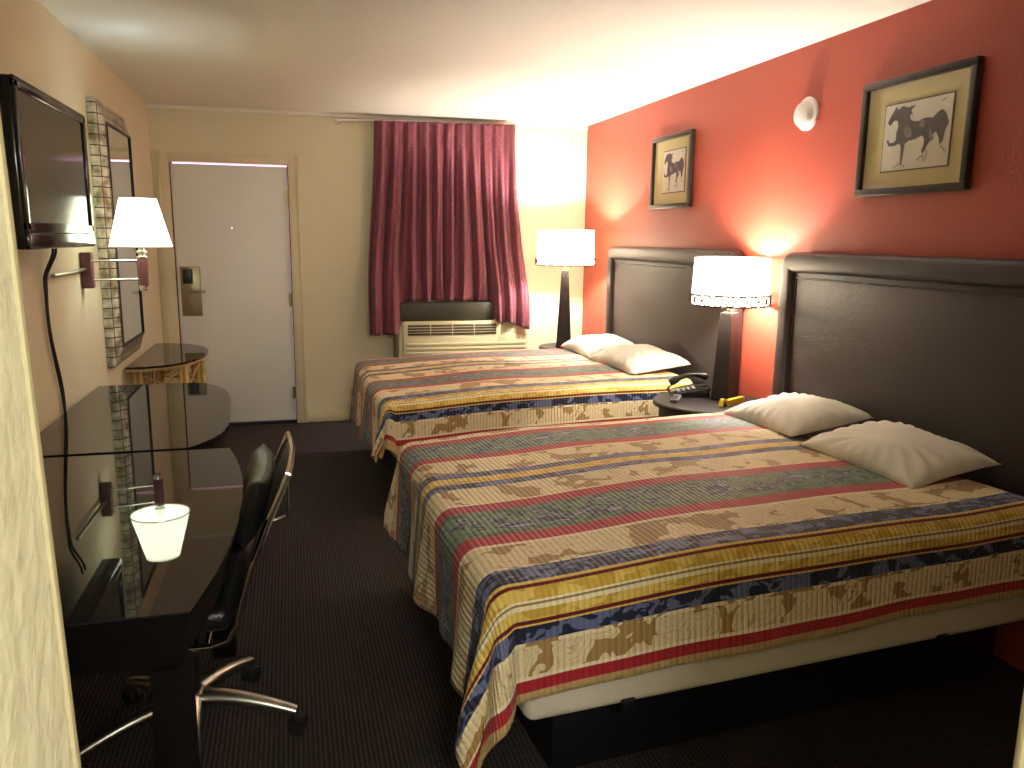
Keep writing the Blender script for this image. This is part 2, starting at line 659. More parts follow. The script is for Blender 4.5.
# baseboards
struct(box('baseboard_far', 1.06, W - 0.015, D - 0.014, D, 0, 0.085, M_trim, bev=0.004))
struct(box('baseboard_left', 0, 0.014, 0.52, D - 0.02, 0, 0.085, M_trim, bev=0.004))
struct(box('baseboard_right', W - 0.014, W, 3.56, D - 0.02, 0, 0.085, M_trim, bev=0.004))
# crown strip along the far wall
struct(box('trim_3', 0.0, W, D - 0.018, D, H - 0.03, H, M_ceil, bev=0.004))
# door casing
bm = bmesh.new()
add_box(bm, DX0 - 0.075, DX0, D - 0.02, D + 0.0, 0, DZ + 0.065, 0.004)
add_box(bm, DX1, DX1 + 0.075, D - 0.02, D + 0.0, 0, DZ + 0.065, 0.004)
add_box(bm, DX0, DX1, D - 0.02, D + 0.0, DZ, DZ + 0.065, 0.004)
add_box(bm, DX1 + 0.062, DX1 + 0.080, D - 0.028, D, 0, DZ + 0.075, 0.004)
add_box(bm, DX0 - 0.08, DX0 - 0.062, D - 0.028, D, 0, DZ + 0.075, 0.004)
struct(finish('trim_4', bm, M_trim, smooth=True, angle=40))
# boards left of the door
bm = bmesh.new()
add_box(bm, 0.0, 0.036, D - 0.012, D, 0, 2.12, 0.003)
struct(finish('trim_5', bm, M_trim, smooth=True, angle=40))
# weather seals in the jamb (dark red)
bm = bmesh.new()
add_box(bm, DX0, DX0 + 0.006, D - 0.004, D + 0.02, 0, DZ - 0.015)
add_box(bm, DX1 - 0.0075, DX1, D + 0.012, D + 0.03, 0, DZ - 0.015)
add_box(bm, DX1 - 0.0075, DX1, D + 0.05, D + 0.09, 0, DZ)
add_box(bm, DX0, DX0 + 0.012, D + 0.05, D + 0.09, 0, DZ)
struct(finish('trim_6', bm, M_seal))
struct(box('trim_7', DX0, DX1, D + 0.0, D + T, -0.0, 0.022, M_black, bev=0.004))

# the door
door = struct(box('door_1', DX0 + 0.008, DX1 - 0.008, D + 0.004, D + 0.046, 0.026, DZ - 0.016, M_door, bev=0.003))
lp = box('lock_plate', 0.148, 0.292, D - 0.004, D + 0.0035, 0.885, 1.262, M_brass, door, bev=0.003)
lp2 = box('card_reader', 0.168, 0.238, D - 0.040, D - 0.0045, 1.135, 1.245, M_black, door, bev=0.008)
tube('door_handle', [(0.225, D - 0.005, 1.075), (0.225, D - 0.05, 1.075), (0.25, D - 0.055, 1.075), (0.33, D - 0.055, 1.073)], 0.010, M_brushed, door)
lathe('peephole', [(0.004, -0.012), (0.009, -0.010), (0.011, 0.004)], M_brass, door, 16, (0.54, D + 0.004, 1.555), 'Y')
lathe('peephole_lens', [(0.001, -0.0145), (0.0045, -0.0135), (0.005, -0.0122)], M_peep, door, 12, (0.54, D + 0.004, 1.555), 'Y')
for z in (0.25, 1.0, 1.80):
    bm = bmesh.new()
    add_tube(bm, [(DX1 - 0.006, D - 0.010, z - 0.05), (DX1 - 0.006, D - 0.010, z + 0.05)], 0.006, 8)
    add_box(bm, DX1 - 0.03, DX1 - 0.009, D - 0.003, D + 0.0035, z - 0.05, z + 0.05)
    finish('hinge', bm, M_brass, door, True, 40)

# window behind the curtain
win = struct(box('window_1', 1.72, 2.66, D - 0.008, D - 0.001, 1.0, 2.28, M_glass_night))
bm = bmesh.new()
for (x0, x1, z0, z1) in ((1.68, 1.72, 0.98, 2.3), (2.66, 2.70, 0.98, 2.3), (1.68, 2.70, 0.96, 1.0), (1.68, 2.70, 2.27, 2.31), (2.17, 2.20, 1.0, 2.27)):
    add_box(bm, x0, x1, D - 0.022, D - 0.002, z0, z1, 0.003)
finish('window_frame', bm, M_brushed, win, True, 40)

# ------------------------------------------------------------------ curtain and rod
rod = thing('curtain_rod', (1.33, D - 0.055, 2.375), 'thin white curtain rod high on the far wall above the burgundy curtain', 'curtain rod')
tube('rod', [(0, 0, 0.012), (0.7, 0, 0.026), (2.07, 0, 0.046)], 0.008, M_white, rod, 8)
for x in (0.03, 0.30, 1.43, 2.04):
    zz = 0.012 + 0.034 * x / 2.07
    bm = bmesh.new()
    add_box(bm, x - 0.008, x + 0.008, -0.002, 0.05, zz - 0.006, zz + 0.012, 0.002)
    add_box(bm, x - 0.012, x + 0.012, 0.046, 0.054, zz - 0.025, zz + 0.025, 0.002)
    finish('rod_bracket', bm, M_white, rod, True, 40)

NU, NV = 260, 60


def smooth(a, b, x):
    t = max(0, min(1, (x - a) / (b - a)))
    return t * t * (3 - 2 * t)


bm = bmesh.new()
grid = []
for i in range(NU + 1):
    u = i / NU
    xt = 1.625 + u * 1.13
    xb = 1.545 + 1.315 * u
    # bottom hem height
    if u < 0.17:
        zb = 0.735 + 0.03 * u
    elif u < 0.215:
        zb = 0.74 + (0.985 - 0.74) * smooth(0.17, 0.215, u)
    elif u < 0.74:
        zb = 0.995 + 0.006 * math.sin(u * 50)
    elif u < 0.80:
        zb = 0.985 - 0.165 * smooth(0.74, 0.80, u)
    else:
        zb = 0.82 - 0.06 * smooth(0.85, 1.0, u)
    row = []
    for j in range(NV + 1):
        v = j / NV
        ztop = 2.385 + 0.02 * u
        z = ztop + (zb - ztop) * v
        w = smooth(0.0, 0.9, v) ** 1.2
        x = xt + (xb - xt) * w
        # bellied centre: gathered towards the sides lower down
        warp = u + 0.012 * math.sin(u * 9 + 1.3) + 0.02 * v * math.sin(u * 15)
        nple = 11
        p = warp * nple * 2 * PI
        pinch = math.exp(-((v - 0.09) / 0.05) ** 2)
        amp = 0.012 + 0.030 * smooth(0.08, 0.4, v)
        y = amp * math.sin(p) + 0.35 * amp * math.sin(2.3 * p + 3 * v)
        y += 0.010 * pinch * math.cos(p * 1.0)
        y += 0.012 * math.sin(6 * u + 4 * v)
        if v > 0.86 and 0.2 < u < 0.76:   # tucked gathers over the heater top
            y += 0.010 * math.sin(p * 1.7) * smooth(0.86, 1, v)
            x += 0.014 * math.sin(u * 60) * smooth(0.86, 1, v)
        yc = D - 0.125 - 0.035 * smooth(0.6, 1.0, v)
        if u < 0.17 or u > 0.80:
            yc -= 0.10 * smooth(0.55, 0.95, v)
        elif u < 0.22:
            yc -= 0.10 * smooth(0.55, 0.95, v) * (1 - smooth(0.17, 0.22, u))
        elif u > 0.74:
            yc -= 0.10 * smooth(0.55, 0.95, v) * smooth(0.74, 0.80, u)
        row.append(bm.verts.new((x, yc + y * (0.75 if v > 0.0 else 0.6), z)))
    grid.append(row)
for i in range(NU):
    for j in range(NV):
        bm.faces.new((grid[i][j], grid[i + 1][j], grid[i + 1][j + 1], grid[i][j + 1]))
cur = finish('curtain', bm, M_curtain, None, True)
tag(cur, 'burgundy pleated curtain hanging from the rod on the far wall over the heater', 'curtain')
sm = cur.modifiers.new('thickness', 'SOLIDIFY')
sm.thickness = 0.004

# ------------------------------------------------------------------ wall heater / air conditioner
ac = thing('air_conditioner', (1.76, D, 0.30), 'beige through-wall heater and air conditioner unit below the burgundy curtain', 'air conditioner')
bm = bmesh.new()
add_box(bm, 0.02, 1.09, -0.22, -0.001, 0.0, 0.50, 0.012)
finish('case', bm, M_acw, ac, True, 40)
bm = bmesh.new()
add_box(bm, 0.0, 0.045, -0.20, -0.002, -0.02, 0.51, 0.004)
finish('sleeve', bm, M_sleeve, ac, True, 40)
bm = bmesh.new()
add_box(bm, 0.05, 0.86, -0.245, -0.215, 0.0, 0.535, 0.012)
add_box(bm, 0.83, 1.10, -0.245, -0.215, 0.0, 0.42, 0.012)
finish('front_panel', bm, M_acw, ac, True, 40)
bm = bmesh.new()
add_box(bm, 0.09, 0.82, -0.250, -0.243, 0.425, 0.51, 0.002)
go = finish('outlet_grille', bm, M_acd, ac, True, 40)
bm = bmesh.new()
for k in range(3):
    add_box(bm, 0.09, 0.82, -0.256, -0.2495, 0.443 + k * 0.022, 0.447 + k * 0.022)
for k in range(3):
    add_box(bm, 0.27 + k * 0.18, 0.275 + k * 0.18, -0.258, -0.2497, 0.425, 0.51)
finish('grille_bars', bm, M_acw, go, False)
bm = bmesh.new()
for k in range(9):
    add_box(bm, 0.08, 1.07, -0.252, -0.2445, 0.05 + k * 0.036, 0.072 + k * 0.036, 0.003)
finish('intake_louvres', bm, M_acw, ac, True, 40)
box('control_lid', 0.88, 1.06, -0.20, -0.05, 0.500, 0.512, M_acw, ac, bev=0.004)

bol = tag(box('vinyl_draft_board', 1.79, 2.575, D - 0.215, D - 0.185, 0.837, 0.985, M_dgreen, None, bev=0.012),
          'dark olive padded board standing on the heater under the curtain hem', 'board')

# ------------------------------------------------------------------ pictures, smoke detector
HORSE = [(0.05, 0.74), (0.07, 0.80), (0.13, 0.90), (0.17, 0.97), (0.20, 0.91), (0.27, 0.96), (0.36, 0.92), (0.47, 0.94), (0.40, 0.87),
         (0.44, 0.80), (0.38, 0.82), (0.40, 0.74), (0.46, 0.70), (0.54, 0.69), (0.60, 0.72), (0.68, 0.72), (0.73, 0.70), (0.80, 0.77),
         (0.86, 0.80), (0.92, 0.74), (0.97, 0.60), (0.93, 0.50), (0.91, 0.36), (0.87, 0.30), (0.84, 0.42), (0.80, 0.50), (0.76, 0.46),
         (0.72, 0.47), (0.73, 0.38), (0.67, 0.28), (0.64, 0.20), (0.61, 0.24), (0.64, 0.33), (0.64, 0.42), (0.60, 0.47), (0.50, 0.43),
         (0.40, 0.42), (0.35, 0.38), (0.34, 0.25), (0.33, 0.10), (0.30, 0.06), (0.30, 0.22), (0.29, 0.36), (0.26, 0.40), (0.17, 0.37),
         (0.09, 0.38), (0.055, 0.46), (0.075, 0.49), (0.105, 0.43), (0.17, 0.425), (0.21, 0.47), (0.20, 0.56), (0.225, 0.66),
         (0.205, 0.75), (0.15, 0.76), (0.09, 0.69)]
WASH = [[(0.34, 0.66), (0.42, 0.60), (0.46, 0.50), (0.38, 0.46), (0.32, 0.54)],
        [(0.56, 0.70), (0.64, 0.68), (0.62, 0.58), (0.55, 0.60)],
        [(0.70, 0.60), (0.74, 0.52), (0.78, 0.40), (0.74, 0.36), (0.70, 0.48)]]
STROKES = [[(0.55, 0.12), (0.64, 0.18), (0.66, 0.08)], [(0.20, 0.04), (0.30, 0.10), (0.38, 0.03)], [(0.88, 0.28), (0.95, 0.20)],
           [(0.84, 0.92), (0.90, 0.95)], [(0.66, 0.30), (0.70, 0.20), (0.68, 0.10)]]


def picture(y0, y1, z0, z1, sheet, label):
    """hangs on the red wall, facing -X; u runs towards -Y (left to right in view)"""
    t = thing('framed_picture', (W, (y0 + y1) / 2, z0), label, 'picture', 'framed horse prints on the red wall')
    cy = (y0 + y1) / 2
    a, b_, hh = y0 - cy, y1 - cy, z1 - z0
    fw = 0.030
    bm = bmesh.new()
    add_box(bm, -0.034, -0.002, a, b_, 0, fw, 0.004)
    add_box(bm, -0.034, -0.002, a, b_, hh - fw, hh, 0.004)
    add_box(bm, -0.034, -0.002, a, a + fw, fw, hh - fw, 0.004)
    add_box(bm, -0.034, -0.002, b_ - fw, b_, fw, hh - fw, 0.004)
    finish('frame', bm, M_frame, t, True, 40)
    box('mat_board', -0.014, -0.004, a + fw - .004, b_ - fw + .004, fw - .004, hh - fw + .004, M_matboard, t)
    sy0, sy1, sz0, sz1 = sheet[0] - cy, sheet[1] - cy, sheet[2] - z0, sheet[3] - z0
    bm = bmesh.new()
    add_box(bm, -0.0165, -0.0145, sy0 - .006, sy1 + .006, sz0 - .006, sz1 + .006)
    finish('print_border', bm, M_ink, t)
    sh = box('horse_print', -0.0185, -0.0167, sy0, sy1, sz0, sz1, M_paper, t)
    fn = lambda u, v, w: (-0.0187 - w, sy1 + (sy0 - sy1) * u, sz0 + (sz1 - sz0) * v)
    bm = bmesh.new()
    add_prism(bm, HORSE, 0, 0.0006, 0, fn)
    finish('horse_drawing', bm, M_ink, sh)
    for w in WASH:
        prism('grey_wash', w, 0.0008, 0.0012, M_ink2, sh, 0, fn)
    for s in STROKES:
        tube('brush_stroke', [fn(u, v, 0.0) for u, v in s], 0.002, M_ink2, sh, 5)
    bm = bmesh.new()
    add_box(bm, -0.0245, -0.0225, a + fw - .004, b_ - fw + .004, fw - .004, hh - fw + .004)
    finish('glass_pane', bm, M_pglass, t)
    return t


picture(2.49, 3.10, 1.70, 2.175, (2.60, 2.96, 1.80, 2.065), 'dark framed horse sketch on the red wall above the near bed')
picture(4.655, 5.225, 1.71, 2.185, (4.75, 5.06, 1.815, 2.08), 'framed horse sketch on the red wall above the far bed')

sd = thing('smoke_detector', (W, 3.52, 2.115), 'round white smoke detector on the red wall between the two pictures', 'smoke detector')
lathe('base_plate', [(0.078, 0.0), (0.080, -0.012), (0.070, -0.018)][::-1], M_white, sd, 40, (-0.0005, 0, 0), 'X')
lathe('cover', [(0.001, -0.050), (0.034, -0.050), (0.054, -0.045), (0.061, -0.034), (0.063, -0.0185)], M_white, sd, 40, (0, 0.004, -0.004), 'X')
lathe('test_button', [(0.001, -0.054), (0.010, -0.054), (0.011, -0.0505)], M_white, sd, 20, (0, 0.012, 0.015), 'X')

# ------------------------------------------------------------------ headboards


def headboard(y0, y1, label):
    t = thing('headboard', (W, (y0 + y1) / 2, 0), label, 'headboard', 'leather headboards on the red wall')
    h = 1.452
    w = (y1 - y0) / 2
    r = 0.03
    pw, pd = 0.050, 0.045
    path = [(-w + pw, 0.0), (-w + pw, 0.6), (-w + pw, h - r - pw)]
    for k in range(1, 7):
        a = k / 6 * PI / 2
        path.append((-w + pw + r - r * math.cos(a), h - pw - r + r * math.sin(a)))
    path += [(-x, z) for x, z in path[::-1]]
    bm = bmesh.new()
    rings = []
    for i, (y, z) in enumerate(path):
        a = path[max(0, i - 1)]
        c = path[min(len(path) - 1, i + 1)]
        ty, tz = c[0] - a[0], c[1] - a[1]
        l = math.hypot(ty, tz)
        ny, nz = -tz / l, ty / l
        ring = []
        for j in range(20):
            q = 2 * PI * j / 20
            cx = math.copysign(abs(math.cos(q)) ** 0.6, math.cos(q))
            sx = math.copysign(abs(math.sin(q)) ** 0.6, math.sin(q))
            ring.append(bm.verts.new((-pd - 0.002 + pd * cx, y + ny * pw * sx, z + nz * pw * sx)))
        rings.append(ring)
    for A, B in zip(rings[:-1], rings[1:]):
        for j in range(20):
            bm.faces.new((A[j], A[(j + 1) % 20], B[(j + 1) % 20], B[j]))
    bm.faces.new(rings[0][::-1])
    bm.faces.new(rings[-1])
    finish('frame', bm, M_leather, t, True, 60)
    bm = bmesh.new()
    add_box(bm, -0.062, -0.012, -w + 2 * pw - .016, w - 2 * pw + .016, 0.25, h - 2 * pw + .012, 0.012, 3)
    finish('padded_panel', bm, M_leather2, t, True, 40)
    pts = [(-0.064, y, z) for (y, z) in ((-w + 0.115, 0.27), (-w + 0.115, h - 0.125), (w - 0.115, h - 0.125), (w - 0.115, 0.27))]
    tube('welt', pts, 0.004, M_leather, t, 6)
    return t


headboard(1.66, 3.545, 'dark brown leather headboard behind the near bed')
headboard(3.965, 5.845, 'dark brown leather headboard behind the far bed')

# ------------------------------------------------------------------ beds
HW, BL, TOP = 0.755, 1.90, 0.665


def bed(cx, cy, rz, label):
    """local x runs from the head (0) to the foot (-BL)"""
    t = thing('bed', (cx, cy, 0), label, 'bed', 'double beds against the red wall', rz)
    t.location.z = 0
    bm = bmesh.new()
    add_box(bm, -BL + 0.20, 0.0, -HW + 0.16, HW - 0.16, 0.0, 0.275, 0.006)
    lab(finish('bed_base', bm, M_black, t, True, 40), 'black plinth base')
    bm = bmesh.new()
    add_box(bm, -BL + 0.06, 0, -HW, HW, 0.277, 0.452, 0.03, 4)
    finish('box_spring', bm, M_mattress, t, True, 40)
    bm = bmesh.new()
    add_box(bm, -BL + 0.06, 0, -HW, HW, 0.455, TOP - 0.02, 0.05, 5)
    finish('mattress', bm, M_sheet, t, True, 50)
    for sx in (-BL + 0.35, -0.45):
        for sy in (-HW + 0.001, HW - 0.001):
            box('glide_bracket', sx - 0.02, sx + 0.02, sy - 0.012, sy + 0.012, 0.262, 0.30, M_black, t, bev=0.004)
    return t


def quilt(cx, cy, rz, label, offs, s_near=1.110, s_far=1.112, foot=0.31, seed=0, cut=-0.10):
    """offs: local y of the narrow gold stripe.  Bedspread draped over the bed."""
    r = 0.055
    a_in = BL - r + 0.012      # inner rectangle (along)
    y_in = HW - r + 0.012
    A0 = 0.09
    A1 = a_in + r * PI / 2 + foot
    smin, smax = -s_near, s_far
    na, ns = 150, 170
    bm = bmesh.new()
    uvl = bm.loops.layers.uv.new('UVMap')
    V = []
    UVc = {}
    for i in range(na + 1):
        a = A0 + (A1 - A0) * i / na
        row = []
        for j in range(ns + 1):
            s = smin + (smax - smin) * j / ns
            # hem wave
            y = s + offs
            a_ft = a_in - 0.055 * max(-0.45, min(1, y / HW))   # foot line slightly skewed
            ca = min(a, a_ft)
            cyy = max(-y_in, min(y_in, y))
            da, dy = a - ca, y - cyy
            d = math.hypot(da, dy)
            ax, ay = ca, cyy
            z = TOP
            if d > 1e-9:
                nx, ny = da / d, dy / d
                corner = abs(2 * nx * ny)       # 1 at the diagonal
                d *= 1 - (cut if y < 0 else 0.35) * corner     # the corners of the cloth are rounded
                arc = r * PI / 2
                if d < arc:
                    off = r * math.sin(d / r)
                    drop = r * (1 - math.cos(d / r))
                else:
                    e = d - arc
                    k = 0.02 + 0.07 * smooth(0.3, 1.0, a) * (0.5 if nx * nx > 0.5 else 1) + (0.30 if y < 0 else 0.12) * corner ** 1.5
                    wav = 0.0
                    if abs(nx) > abs(ny):       # foot side folds run down
                        wav = 0.022 * math.sin(y * 9 + seed) + 0.012 * math.sin(y * 23 + 2 * seed)
                    else:
                        wav = 0.010 * math.sin(a * 6 + seed) + 0.004 * math.sin(a * 17)
                    wav *= min(1, e / 0.3)
                    off = r + k * e + wav * (1 - corner)
                    drop = r + e * math.sqrt(1 - k * k)
                    # folds at the corner
                    if corner > 0.02:
                        off += 0.05 * corner * min(1, e / 0.25) * math.sin(6 * math.atan2(abs(ny), abs(nx)))
                ax += nx * off
                ay += ny * off
                z = TOP - drop
            # crowned, slightly lumpy top
            crown = 0.018 * (1 - (y / (HW + .3)) ** 2) if abs(y) < HW + .3 else 0
            crown += -0.030 * smooth(1.1, 1.95, min(a, a_ft + 0.1)) + 0.008
            crown += 0.010 * noise.noise(Vector((a * 2.2 + seed, y * 2.2, 0.3)))
            z += crown * (1 if d < 0.05 else max(0.3, 1 - (d - 0.05)))
            if z < 0.012:
                ex = 0.012 - z
                if d > 0:
                    ax += nx * ex * 0.7
                    ay += ny * ex * 0.7
                z = 0.012
            v = bm.verts.new((-ax, ay, z))
            UVc[v] = (a, s)
            row.append(v)
        V.append(row)
    for i in range(na):
        for j in range(ns):
            f = bm.faces.new((V[i][j], V[i + 1][j], V[i + 1][j + 1], V[i][j + 1]))
            for lp_ in f.loops:
                lp_[uvl].uv = UVc[lp_.vert]
    o = finish('bedspread', bm, M_quilt, None, True)
    o.location = (cx, cy, 0)
    o.rotation_euler = (0, 0, rz)
    tag(o, label, 'bedspread', 'striped bedspreads on the beds')
    so = o.modifiers.new('padding', 'SOLIDIFY')
    so.thickness = 0.010
    so.offset = -1 if False else 0
    return o


RZ = math.radians(4.2)
NB = (3.275, 2.645)
FB = (3.275, 4.955)
bed(NB[0], NB[1], RZ, 'nearer double bed under a striped bedspread, closest to the viewer')
bed(FB[0], FB[1], RZ, 'farther double bed under a striped bedspread, below the window wall')
quilt(NB[0], NB[1], RZ, 'striped gold, navy, red and green bedspread draped on the near bed', 0.09, seed=1.0)
quilt(FB[0], FB[1], RZ, 'striped gold, navy, red and green bedspread draped on the far bed', 0.125, s_near=1.145, s_far=1.08, seed=2.6, foot=0.30, cut=0.30)

# pillows


def pillow(x, y, z, rz, hx, hy, th, label, tilt=(0, 0), seed=0):
    bm = bmesh.new()
    n = 36
    T_, B_ = [], []
    for i in range(n + 1):
        u = -1 + 2 * i / n
        rt, rb = [], []
        for j in range(n + 1):
            v = -1 + 2 * j / n
            px = hx * u * (1 - 0.10 * (1 - abs(v) ** 2.0) * abs(u) ** 2)
            py = hy * v * (1 - 0.07 * (1 - abs(u) ** 2.0) * abs(v) ** 2)
            e = max(0.0, (1 - u ** 2) * (1 - v ** 2))
            t = th * e ** 0.42
            wr = 0.0
            edge = 1 - e
            wr += 0.010 * e ** 0.3 * edge * math.sin(22 * math.atan2(v * hy, u * hx) + seed)
            wr += 0.018 * noise.noise(Vector((px * 6 + seed, py * 6, 1.7))) * e ** 0.4
            rt.append(bm.verts.new((px, py, t + wr)))
            if 0 < i < n and 0 < j < n:
                rb.append(bm.verts.new((px, py, -0.32 * t)))
            else:
                rb.append(rt[-1])
        T_.append(rt)
        B_.append(rb)
    for i in range(n):
        for j in range(n):
            bm.faces.new((T_[i][j], T_[i + 1][j], T_[i + 1][j + 1], T_[i][j + 1]))
            try:
                bm.faces.new((B_[i][j], B_[i][j + 1], B_[i + 1][j + 1], B_[i + 1][j]))
            except ValueError:
                pass
    o = finish('pillow', bm, M_pillow, None, True)
    o.location = (x, y, z)
    o.rotation_euler = (tilt[0], tilt[1], rz)
    return tag(o, label, 'pillow', 'white pillows at the heads of the beds')


pillow(3.125, 2.41, 0.720, math.radians(5), 0.205, 0.282, 0.083, 'white pillow on the near bed, front one of its pair', (math.radians(2), math.radians(-8)), 0.4)
pillow(3.13, 3.055, 0.722, math.radians(2), 0.21, 0.28, 0.085, 'white pillow on the near bed beside the nightstand, partly behind another pillow', (math.radians(-3), math.radians(-8)), 2.2)
pillow(3.11, 4.71, 0.725, math.radians(4), 0.21, 0.33, 0.095, 'bright white pillow on the far bed, on the side of the phone', (0, math.radians(-6)), 3.1)
pillow(3.11, 5.35, 0.725, math.radians(0), 0.21, 0.30, 0.090, 'white pillow on the far bed, on the side of the window wall', (0, math.radians(-6)), 5.1)

# ------------------------------------------------------------------ nightstands


def nightstand(cx, cy, r, label):
    t = thing('nightstand', (cx, cy, 0), label, 'nightstand', 'round dark nightstands')
    lathe('top', [(r - 0.012, 0.622), (r, 0.628), (r, 0.644), (r - 0.006, 0.650)], M_dwood, t, 64)
    lathe('drawer_body', [(r - 0.035, 0.40), (r - 0.035, 0.6215)], M_dwood, t, 64)
    lathe('shelf', [(r - 0.04, 0.12), (r - 0.04, 0.14)], M_dwood, t, 48)
    for k in range(4):
        a = PI / 4 + k * PI / 2
        x, y = (r - 0.06) * math.cos(a), (r - 0.06) * math.sin(a)
        box('leg', x - 0.018, x + 0.018, y - 0.018, y + 0.018, 0, 0.3995, M_dwood, t, bev=0.004)
    lathe('knob', [(0.001, -0.02), (0.013, -0.018), (0.008, 0.0)], M_brushed, t, 16, (-r + 0.034, 0, 0.50), 'X')
    return t


nightstand(3.116, 3.775, 0.300, 'round dark wood nightstand between the two beds holding a lamp and phone')
nightstand(3.10, 6.02, 0.235, 'dark wood nightstand in the far corner under the corner lamp')

# ------------------------------------------------------------------ table lamps


def table_lamp(x, y, z0, zs0, zs1, r, label, bot, top, rz=0.0):
    t = thing('table_lamp', (x, y, z0), label, 'table lamp', 'drum shade table lamps')
    ph = zs0 - z0 - 0.040
    bm = bmesh.new()
    rr = []
    for (hw, z) in ((bot, 0.0), (bot, 0.012), (bot * 0.97, 0.015), (top, ph)):
        ring = []
        for k in range(4):
            a = rz + PI / 4 + k * PI / 2
            ring.append(bm.verts.new((hw * 1.414 * math.cos(a), hw * 1.414 * math.sin(a), z)))
        rr.append(ring)
    for A, B in zip(rr[:-1], rr[1:]):
        for j in range(4):
            bm.faces.new((A[j], A[(j + 1) % 4], B[(j + 1) % 4], B[j]))
    bm.faces.new(rr[0][::-1])
    bm.faces.new(rr[-1])
    bmesh.ops.bevel(bm, geom=bm.edges[:], offset=0.002, segments=1, affect='EDGES')
    finish('post', bm, M_dwood, t)
    lathe('socket', [(0.014, ph + 0.0005), (0.014, ph + 0.03), (0.018, ph + 0.035), (0.018, ph + 0.075)], M_brass, t, 16)
    lathe('bulb', [(0.012, ph + 0.0755), (0.016, ph + 0.085), (0.028, ph + 0.12), (0.026, ph + 0.145), (0.010, ph + 0.162)], M_bulb, t, 20)
    h0, h1 = zs0 - z0, zs1 - z0
    bm = bmesh.new()
    rt = r * 0.955
    prof = [(r, h0 + 0.004), (rt, h1 - 0.004), (rt - 0.002, h1 - 0.004), (r - 0.002, h0 + 0.004)]
    rings = []
    n = 56
    for (q, z) in prof:
        rings.append([bm.verts.new((q * math.cos(2 * PI * j / n), q * math.sin(2 * PI * j / n), z)) for j in range(n)])
    for i in range(4):
        A, B = rings[i], rings[(i + 1) % 4]
        for j in range(n):
            bm.faces.new((A[j], A[(j + 1) % n], B[(j + 1) % n], B[j]))
    shd = finish('lamp_shade', bm, M_shade, t, True, 40)
    bm = bmesh.new()
    circ = lambda q, z, n=48: [(q * math.cos(2 * PI * j / n), q * math.sin(2 * PI * j / n), z) for j in range(n)]
    add_tube(bm, circ(r + 0.001, h0 + 0.002), 0.004, 6, True)
    add_tube(bm, circ(r + 0.001, h0 + 0.058), 0.0042, 6, True)
    add_tube(bm, circ(rt + 0.0005, h1 - 0.003), 0.0025, 6, True)
    nr = 21
    for k in range(nr):
        a = 2 * PI * k / nr
        c = Vector(((r + 0.004) * math.cos(a), (r + 0.004) * math.sin(a), h0 + 0.030))
        tg = Vector((-math.sin(a), math.cos(a), 0))
        add_tube(bm, [c + tg * 0.026 * math.cos(q * PI / 8) + Vector((0, 0, 0.026 * math.sin(q * PI / 8))) for q in range(16)], 0.0042, 5, True)
    lab(finish('ring_trim', bm, M_wire, shd, True, 60), 'band of bronze wire rings round the shade hem')
    bm = bmesh.new()
    for k in range(3):
        a = k * 2 * PI / 3 + 0.5
        add_tube(bm, [(0.018 * math.cos(a), 0.018 * math.sin(a), ph + 0.05), ((r - 0.004) * math.cos(a), (r - 0.004) * math.sin(a), h0 + 0.010)], 0.0018, 5)
    finish('shade_spider', bm, M_wire, t, True, 60)
    return t


table_lamp(NEAR_LAMP[0], NEAR_LAMP[1], 0.651, 1.165, 1.420, 0.203, 'lit drum shade lamp on the nightstand between the beds', 0.054, 0.034, rz=0.5)
table_lamp(FAR_LAMP[0], FAR_LAMP[1], 0.651, 1.300, 1.575, 0.228, 'lit drum shade lamp in the far corner beside the curtain', 0.045, 0.021, rz=0.28)

# ------------------------------------------------------------------ phone, remote, yellow card
ph = thing('telephone', (3.09, 3.95, 0.651), 'black desk telephone on the nightstand between the beds', 'telephone', rz=math.radians(-20))
prof = [(-0.10, 0.002), (-0.10, 0.018), (0.09, 0.062), (0.10, 0.055), (0.10, 0.002)]
bm = bmesh.new()
add_prism(bm, prof, -0.085, 0.085, 0.004, lambda x, z, y: (x, y, z))
finish('base', bm, M_bezel, ph, True, 40)
bm = bmesh.new()
for i in range(4):
    for j in range(3):
        x = -0.065 + i * 0.026
        y = -0.055 + j * 0.026
        z = 0.018 + (x + 0.10) / 0.19 * 0.044 + 0.001
        add_box(bm, x - 0.009, x + 0.009, y - 0.009, y + 0.009, z - 0.001, z + 0.006, 0.002)
finish('keypad', bm, M_grey, ph, True, 40)
bm = bmesh.new()
hp = []
for k in range(13):
    q = k / 12
    x = -0.105 + 0.21 * q
    z = 0.055 + (x + 0.1) * 0.20 + 0.028 * math.sin(q * PI)
    hp.append((x, 0.055, z))
add_tube(bm, hp, [0.019, 0.023, 0.022, 0.015, 0.013, 0.013, 0.013, 0.013, 0.013, 0.015, 0.022, 0.023, 0.019], 12, rx=1.1)
finish('handset', bm, M_bezel, ph, True, 60)
bm = bmesh.new()
cp = [(-0.09 - 0.03 * math.sin(k / 60 * PI) + 0.007 * math.cos(k * 1.3), 0.05 - 0.10 * k / 60 + 0.007 * math.sin(k * 1.3), 0.045 - 0.035 * k / 60) for k in range(61)]
add_tube(bm, cp, 0.002, 5)
finish('coiled_cord', bm, M_rubber, ph, True, 60)

rc = thing('remote_control', (2.945, 3.83, 0.651), 'small grey remote control lying in front of the telephone', 'remote control', rz=math.radians(-35))
box('body', -0.022, 0.022, -0.075, 0.075, 0.0, 0.018, M_grey, rc, bev=0.006)
bm = bmesh.new()
for i in range(3):
    for j in range(7):
        add_box(bm, -0.015 + i * 0.011, -0.008 + i * 0.011, -0.06 + j * 0.015, -0.052 + j * 0.015, 0.0182, 0.0205)
finish('buttons', bm, M_black, rc)

